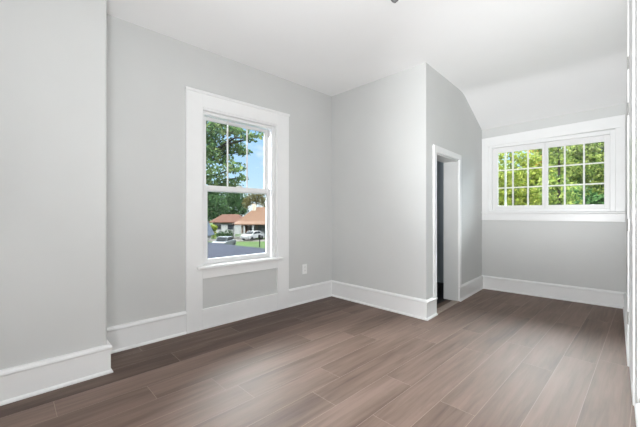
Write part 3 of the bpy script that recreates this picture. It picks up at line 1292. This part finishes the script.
# ---------------------------------------------------------------- cars and posts
def car(name, label, loc, rotz, body_m, group):
    t = thing(name, label, 'car', loc, rotz, group)
    # side profile along x, 4.3 m long
    bm = bmesh.new()
    prof = [(-2.1, 0.32), (-2.15, 0.62), (-2.0, 0.88), (-1.0, 0.98), (1.3, 1.0), (2.0, 0.92), (2.1, 0.6), (2.05, 0.32)]
    prism(bm, WORLD, prof, -0.85, 0.85)
    obj('body', bm, body_m, t, bevel=0.06)
    bm = bmesh.new()
    cab = [(-1.15, 0.97), (-0.45, 1.44), (0.95, 1.46), (1.65, 0.98)]
    prism(bm, WORLD, cab, -0.70, 0.70)
    obj('cabin', bm, body_m, t, bevel=0.05)
    for s in (-0.705, 0.685):
        for q in ([(-0.85, 1.02), (-0.40, 1.36), (0.22, 1.38), (0.22, 1.02)], [(0.30, 1.02), (0.30, 1.38), (0.88, 1.39), (1.35, 1.02)]):
            bm = bmesh.new()
            prism(bm, WORLD, q, s, s + 0.02)
            obj('side_glass', bm, M_PANEX, t)
    for (x0, z0, x1, z1) in ((-1.17, 1.0, -0.52, 1.425), (1.66, 1.0, 1.02, 1.44)):
        bm = bmesh.new()
        sg = 0.02 if x0 < 0 else -0.02
        prism(bm, WORLD, [(-0.6, 0), (0.6, 0), (0.56, 1), (-0.56, 1)], 0, 1)
        for v in bm.verts:
            u, d, k = v.co
            v.co = (x0 + (x1 - x0) * k + sg * d, u, z0 + (z1 - z0) * k)
        obj('windscreen', bm, M_PANEX, t)
    for x in (-1.35, 1.3):
        for y in (-0.87, 0.67):
            bm = bmesh.new()
            cyl(bm, (x, y, 0.32), (x, y + 0.2, 0.32), 0.32, n=18)
            obj('wheel', bm, M_TYRE, t, bevel=0.02)
    for y in (-0.62, 0.62):
        bm = bmesh.new()
        box(bm, WORLD, -2.17, -2.06, y - 0.16, y + 0.16, 0.62, 0.76)
        obj('headlight', bm, M_WHITEX, t)


p = out(252.8, 52.2, GZ + 0.03)
car('parked_car', 'white parked car in front of the tan-roofed house', p, YAW + math.radians(66), M_CARW, 'parked cars')
p = out(224.0, 40.0, GZ)
car('parked_car', 'grey parked car left of the thin lamp post', p, YAW + math.radians(86), M_CARG, 'parked cars')


def lamp_post():
    p = out(233.6, 47, GZ)
    t = thing('lamp_post', 'thin dark lamp post on the lawn in front of the tan-roofed house', 'lamp post', p)
    bm = bmesh.new()
    tube(bm, [(0, 0, 0), (0, 0, 0.3), (0, 0, 2.5)], [0.09, 0.05, 0.04])
    obj('pole', bm, M_DARKX, t)
    bm = bmesh.new()
    lathe(bm, [(0, 2.48), (0.08, 2.5), (0.13, 2.75), (0.15, 2.78), (0.05, 2.92), (0, 2.95)], n=10)
    obj('lantern', bm, M_DARKX, t)


lamp_post()


def mailbox():
    p = out(259.7, 41.5, GZ)
    t = thing('mailbox', 'dark mailbox on a post at the near edge of the bright lawn', 'mailbox', p, YAW)
    bm = bmesh.new()
    box(bm, WORLD, -0.06, 0.06, -0.06, 0.06, -0.05, 1.15)
    obj('post', bm, M_DARKX, t)
    bm = bmesh.new()
    prof = [(-0.15, 1.15), (0.15, 1.15), (0.15, 1.45)] + [(0.15 * math.cos(a), 1.45 + 0.15 * math.sin(a)) for a in
            [math.pi * i / 8 for i in range(1, 8)]] + [(-0.15, 1.45)]
    prism(bm, WORLD, prof, -0.3, 0.3)
    obj('box', bm, M_DARKX, t)


mailbox()

# ---------------------------------------------------------------- trees outside the wide window
GRP = 'trees outside the wide window'


def crown(spec):
    return [(out(px, f, py=py), (rx, rx, rz), n) for px, py, f, rx, rz, n in spec]


bl = crown([(498, 178, 11, .75, .5, 520), (505, 198, 11, .8, .5, 560), (520, 196, 10.5, .7, .5, 560), (527, 178, 11, .6, .4, 380), (533, 202, 11, .6, .4, 420),
            (515, 212, 10.5, 1.0, .5, 500), (492, 206, 11, .8, .6, 400), (540, 180, 10.8, .5, .4, 300), (500, 155, 11.5, .6, .35, 180), (522, 158, 11.5, .6, .3, 220),
            (488, 165, 11.5, .8, .6, 300), (536, 162, 11, .4, .3, 170)])
tree('maple_tree', 'yellow-green tree filling the left sash of the wide window', out(510.5, 11.4, GZ), 6.6, 0.075, bl, 0.075, G_YELL, 41, GRP)
bl = crown([(552, 150, 7.6, .40, .3, 330), (562, 165, 7.9, .34, .3, 250), (553, 187, 7.6, .34, .35, 280), (566, 196, 7.9, .4, .34, 280), (556, 204, 7.6, .4, .3, 240), (547, 135, 7.8, .6, .4, 330),
            (572, 130, 7.8, .65, .4, 330)])
tree('straight_trunk_tree', 'green tree with straight grey trunk beside the middle post of the wide window', out(559.3, 7.5, GZ), 7.2, 0.058, bl, 0.055, G_MID, 42, GRP, lean=(0.05, 0.03))
bl = crown([(575, 155, 11, .6, .4, 420), (590, 150, 10.5, .6, .4, 520), (600, 165, 10, .6, .45, 520), (583, 172, 11, .6, .4, 400), (606, 145, 10, .6, .5, 460), (572, 178, 11.5, .5, .35, 260),
            (597, 185, 10.5, .5, .3, 220), (612, 180, 10, .6, .5, 360), (585, 136, 11, .8, .5, 420), (618, 155, 10, .8, .7, 400), (600, 128, 10.5, .9, .5, 400)])
tree('leafy_tree', 'bright green tree filling the right sash of the wide window', out(622, 11.2, GZ), 8.4, 0.15, bl, 0.075, G_MID, 43, GRP)
bl = crown([(575, 197, 14, 1.1, .7, 700), (590, 200, 13.5, 1.1, .6, 700), (605, 198, 13.5, 1.0, .7, 600), (560, 200, 14.5, 1.1, .8, 600), (600, 212, 13, 1.4, .8, 500)])
tree('low_tree', 'cool green low tree at the bottom of the right sash of the wide window', out(588, 14.2, GZ), 4.8, 0.12, bl, 0.10, G_BLUE, 44, GRP)
bl = crown([(500, 190, 24, 2.4, 1.6, 900), (520, 180, 24, 2.2, 1.6, 900), (540, 178, 24, 2.2, 1.6, 620), (560, 174, 25, 2.4, 1.7, 560), (580, 174, 25, 2.4, 1.7, 560), (600, 172, 24, 2.4, 1.8, 560),
            (525, 200, 23, 3, 1.4, 800), (580, 200, 23, 3, 1.6, 800), (550, 152, 25, 1.6, 1.1, 220), (595, 150, 25, 1.8, 1.1, 260), (480, 180, 24, 2.4, 1.8, 500), (535, 200, 24, 2, 1.4, 500)])
tree('spreading_tree', 'broad green tree standing behind all the others outside the wide window', out(552, 25.5, GZ), 9.5, 0.35, bl, 0.17, G_MID, 45, GRP)
bl = crown([(538, 149, 17, .42, .3, 200), (541, 160, 17, .35, .3, 130)])
tree('autumn_tree', 'small orange-leaved tree showing at the top of the left sash', out(541, 17.3, GZ), 8.2, 0.09, bl, 0.09, G_ORANGE, 46, GRP)
